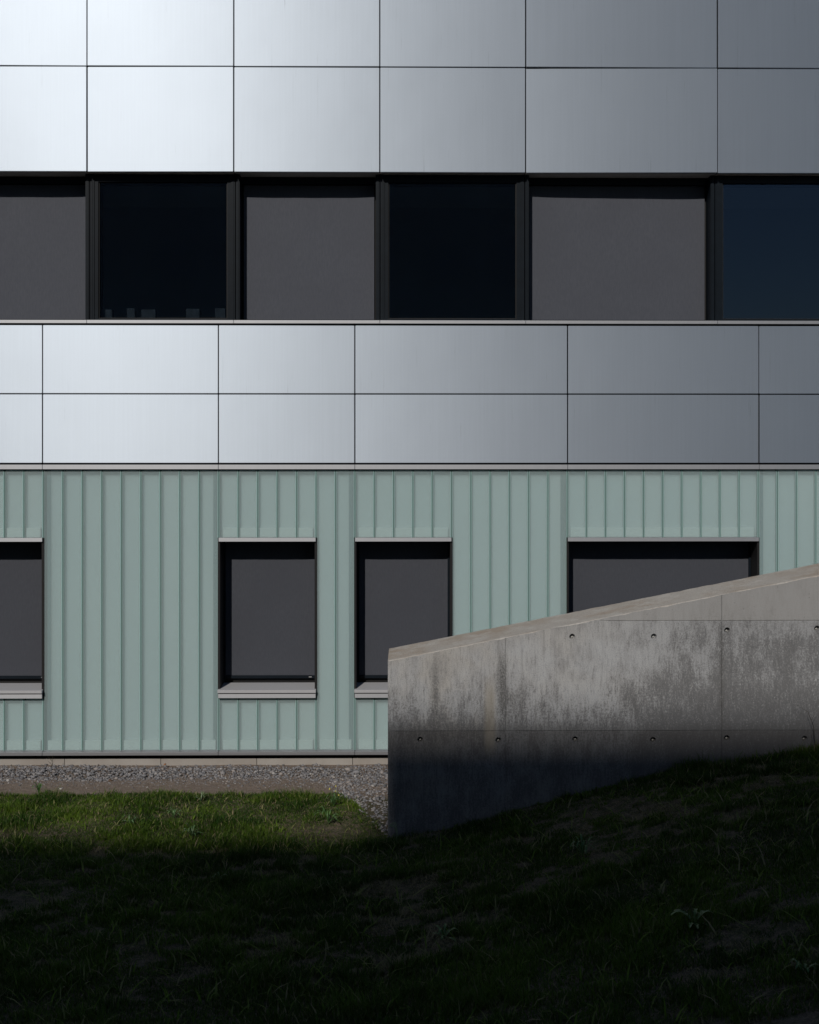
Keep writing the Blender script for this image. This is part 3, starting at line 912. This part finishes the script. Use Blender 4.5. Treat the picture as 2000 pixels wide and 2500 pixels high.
def grass_mat():
    k = NT('grass_blades')
    d = k.n('Attribute', attribute_name='dry').outputs['Fac']
    h = k.n('Attribute', attribute_name='hue').outputs['Fac']
    g = k.mix(h, (0.014, 0.044, 0.003), (0.105, 0.172, 0.016))
    c = k.mix(k.ramp(d, 0.25, 0.95), g, (0.24, 0.20, 0.115))
    p = k.n('BsdfPrincipled', {'Base Color': c, 'Roughness': 0.55, 'Specular IOR Level': 0.15}).outputs[0]
    t = k.n('BsdfTranslucent', {'Color': k.mix(0.5, c, (0.07, 0.12, 0.02))}).outputs[0]
    return k.done(k.n('MixShader', {0: 0.25, 1: p, 2: t}).outputs[0])
M['grass'] = grass_mat()
gr = link('lawn_grass', me, M['grass'])
tag(gr, 'short patchy green lawn grass with dry bare spots', 'grass', kind='stuff')

# ------------------------------------------------------------------ weeds
def leaf_mat(name, c0, c1):
    k = NT(name)
    v = k.coord()
    c = k.mix(k.ramp(k.noise(v, 18, 3), 0.35, 0.65), c0, c1)
    p = k.n('BsdfPrincipled', {'Base Color': c, 'Roughness': 0.45, 'Specular IOR Level': 0.4}).outputs[0]
    t = k.n('BsdfTranslucent', {'Color': c1}).outputs[0]
    return k.done(k.n('MixShader', {0: 0.2, 1: p, 2: t}).outputs[0])
M['leaf'] = leaf_mat('weed_leaf', (0.045, 0.105, 0.028), (0.085, 0.165, 0.050))
M['leaf_pale'] = leaf_mat('pale_leaf', (0.10, 0.15, 0.07), (0.16, 0.21, 0.11))
M['stem'] = leaf_mat('dry_stem', (0.035, 0.028, 0.020), (0.06, 0.05, 0.035))
M['flower'] = plain('weed_flower', (0.55, 0.50, 0.10), 0.6)

def rosette(n, length, width, rise, toothed=True, sd=1):
    rr = random.Random(sd)
    m = MB()
    for i in range(n):
        a = 2 * math.pi * (i / n) + rr.uniform(-0.25, 0.25)
        Lf = length * rr.uniform(0.65, 1.15); ri = rise * rr.uniform(0.4, 1.5); seg = 9
        b0 = len(m.v)
        for j in range(seg + 1):
            t = j / seg
            w = width * (math.sin(math.pi * min(1, t * 0.92 + 0.06)) ** 0.8) * (0.35 + 0.75 * t)
            if toothed and j % 2: w *= 0.45
            hx = Lf * t; hz = ri * math.sin(t * math.pi * 0.75) + 0.01
            cx, cy = math.cos(a), math.sin(a)
            fold = 0.25 * w
            m.v += [(cx * hx - cy * w, cy * hx + cx * w, hz + fold), (cx * hx, cy * hx, hz), (cx * hx + cy * w, cy * hx - cx * w, hz + fold)]
        for j in range(seg):
            o = b0 + j * 3
            m.f += [(o, o + 1, o + 4, o + 3), (o + 1, o + 2, o + 5, o + 4)]
    return m

def ground_at(px, py):
    """first point of the ground along a view ray"""
    rr_ = 6.0
    while rr_ < 16:
        p = at(px, py, rr_)
        if p.z <= float(ground_z(p.x, p.y)) + 0.005: return p
        rr_ += 0.02
    return at(px, py, 12)

weeds = [
    (802, 2012, 12, 0.17, 0.017, 0.13, 'leaf', True, 'large bright dandelion rosette on the worn lawn corner near the gravel', 3),
    (815, 1968, 9, 0.10, 0.012, 0.10, 'leaf', False, 'small leafy weed with yellow flower heads behind the large dandelion', 4),
    (492, 1956, 7, 0.09, 0.013, 0.07, 'leaf_pale', True, 'pale weed at the far lawn edge in front of the dirt strip', 5),
    (425, 1998, 8, 0.11, 0.015, 0.09, 'leaf', True, 'dandelion with upright leaves in the middle of the sunlit grass', 6),
    (320, 2012, 8, 0.10, 0.016, 0.08, 'leaf', True, 'broad low dandelion left of the upright one in the sunlit grass', 7),
    (470, 2044, 13, 0.12, 0.011, 0.10, 'leaf', False, 'bushy dark weed straddling the edge of the shade', 8),
    (98, 1938, 9, 0.10, 0.012, 0.12, 'leaf', False, 'tall tufted weed at the lawn edge on the far left', 9),
    (1423, 2092, 11, 0.15, 0.018, 0.12, 'leaf', True, 'shaded dandelion on the slope below the concrete wall', 10),
    (1697, 2262, 9, 0.17, 0.026, 0.07, 'leaf', True, 'broad-leaved weed low in the shaded lawn at right', 11),
    (1085, 2296, 8, 0.13, 0.02, 0.08, 'leaf', True, 'dark broad weed in the shaded lawn below the wall corner', 12),
    (536, 2152, 6, 0.09, 0.014, 0.06, 'leaf', True, 'little weed alone in the shaded lawn at left', 13),
    (1965, 2390, 8, 0.12, 0.018, 0.07, 'leaf', True, 'low weed in the bottom right corner of the shaded lawn', 14),
]
for (px, py, nl, ln, wd, ri, mt, tooth, lab, sd) in weeds:
    p = ground_at(px, py)
    w = empty('weed', (p.x, p.y, float(ground_z(p.x, p.y))))
    tag(w, lab, 'weed', 'weeds growing in the lawn')
    rosette(nl, ln, wd, ri, tooth, sd).build('leaves', M[mt], w)
    if sd == 4:
        for q in range(5):
            a = q * 1.3; h = 0.13 + 0.03 * q
            m = MB(); m.tube([(0, 0, 0), (0.03 * math.cos(a), 0.03 * math.sin(a), h * 0.6), (0.06 * math.cos(a), 0.06 * math.sin(a), h)], 0.002, 0.0012)
            m.build('flower_stem', M['leaf'], w)
            mm = bpy.data.meshes.new('flower_head'); bm = bmesh.new(); bmesh.ops.create_icosphere(bm, subdivisions=1, radius=0.009); bm.to_mesh(mm); bm.free()
            link('flower_head', mm, M['flower'], w, (0.06 * math.cos(a), 0.06 * math.sin(a), h))

# feathery frond at the wall corner
p = ground_at(965, 2062)
fr_ = empty('fern_frond', (p.x, p.y, float(ground_z(p.x, p.y))))
tag(fr_, 'arching feathery frond leaning from the corner of the concrete wall', 'fern')
m = MB(); spine = []
for j in range(15):
    t = j / 14
    spine.append((0.02 - 0.09 * t + 0.02 * math.sin(t * 3), -0.02 * t, 0.02 + 0.20 * math.sin(t * 1.9)))
m.tube(spine, 0.003, 0.001)
m.build('stalk', M['leaf_pale'], fr_)
m = MB()
for j in range(2, 15):
    s = Vector(spine[j]); ln = 0.055 * math.sin(math.pi * (j - 1) / 14.5)
    for sg in (-1, 1):
        d = Vector((0.55, sg * 0.5, -0.35 + 0.9 * (sg > 0))).normalized()
        e = s + d * ln; sd_ = Vector((0, 0.006, 0.004))
        n0 = len(m.v); m.v += [tuple(s - sd_ * .4), tuple((s + e) / 2 + sd_), tuple(e), tuple((s + e) / 2 - sd_)]
        m.f.append((n0, n0 + 1, n0 + 2, n0 + 3))
m.build('leaflets', M['leaf_pale'], fr_)

# thin twigs
def twig(name, lab, pts, r, cat='twig', branches=()):
    b0 = Vector(pts[0])
    t = empty(name, b0); tag(t, lab, cat)
    MB().tube([tuple(Vector(p) - b0) for p in pts], r, r * 0.45).build('stem', M['stem'], t)
    for br in branches:
        MB().tube([tuple(Vector(p) - b0) for p in br], r * 0.6, r * 0.3).build('branch', M['stem'], t)
def gp(px, py): 
    p = ground_at(px, py); return p
a, b_, c_ = gp(958, 2055), at(925, 2002, 13.2), at(893, 1972, 13.5)
twig('dry_stem', 'thin bare dry stem leaning over the gravel beside the wall corner', [tuple(a), tuple(b_), tuple(c_), tuple(at(880, 1962, 13.5))], 0.0035, 'stem')
a = gp(928, 2030)
twig('dry_stem', 'short dark dry stem at the lower edge of the gravel corner', [tuple(a), tuple(at(912, 2012, 13.0)), tuple(at(880, 1985, 13.1))], 0.003, 'stem')
rr_ = D + WALL_Y - 0.12
twig('dry_stem', 'tall thin bent stem rising against the concrete wall at right', [tuple(at(1994, 1822, rr_)), tuple(at(1990, 1775, rr_)), tuple(at(1976, 1740, rr_)), tuple(at(1946, 1722, rr_))], 0.0038, 'stem',
     [[tuple(at(1991, 1790, rr_)), tuple(at(1984, 1800, rr_)), tuple(at(1988, 1815, rr_))], [tuple(at(1985, 1760, rr_)), tuple(at(1999, 1735, rr_))]])
rr_ = D - 0.15
br = []
for q in range(9):
    y0 = 1868 - q * 2.2
    br.append([tuple(at(128 + q % 3, y0, rr_)), tuple(at(128 + (-1) ** q * (5 + q % 4 * 2), y0 - 7 - q % 3 * 2, rr_))])
twig('twiggy_weed', 'wispy dead weed standing in gravel against the plinth at left', [tuple(at(128, 1878, rr_)), tuple(at(130, 1862, rr_)), tuple(at(133, 1848, rr_))], 0.003, 'weed', br)

# a few stones and clods lying on the dirt strip
for q, (px, py, sz, lab) in enumerate(((151, 1924, 0.022, 'pale stone lying alone on the dirt strip at left'), (271, 1905, 0.03, 'brown clod of earth at the gravel edge'), (404, 1874, 0.02, 'rust coloured stone resting against the plinth'))):
    p = ground_at(px, py)
    bm = bmesh.new(); bmesh.ops.create_icosphere(bm, subdivisions=2, radius=sz)
    for v_ in bm.verts: v_.co *= 0.85 + 0.35 * mnoise.noise(v_.co * 60 + Vector((q * 9, 0, 0))); v_.co.z *= 0.6
    mm = bpy.data.meshes.new('stone'); bm.to_mesh(mm); bm.free()
    o = link('stone', mm, plain('stone_%d' % q, ((0.4, 0.38, 0.36), (0.12, 0.08, 0.055), (0.25, 0.12, 0.06))[q], 0.9, 0.2, 40, 0.3), None, (p.x, p.y, float(ground_z(p.x, p.y)) + sz * 0.3 + (0.05 if q == 2 else 0)))
    tag(o, lab, 'stone')
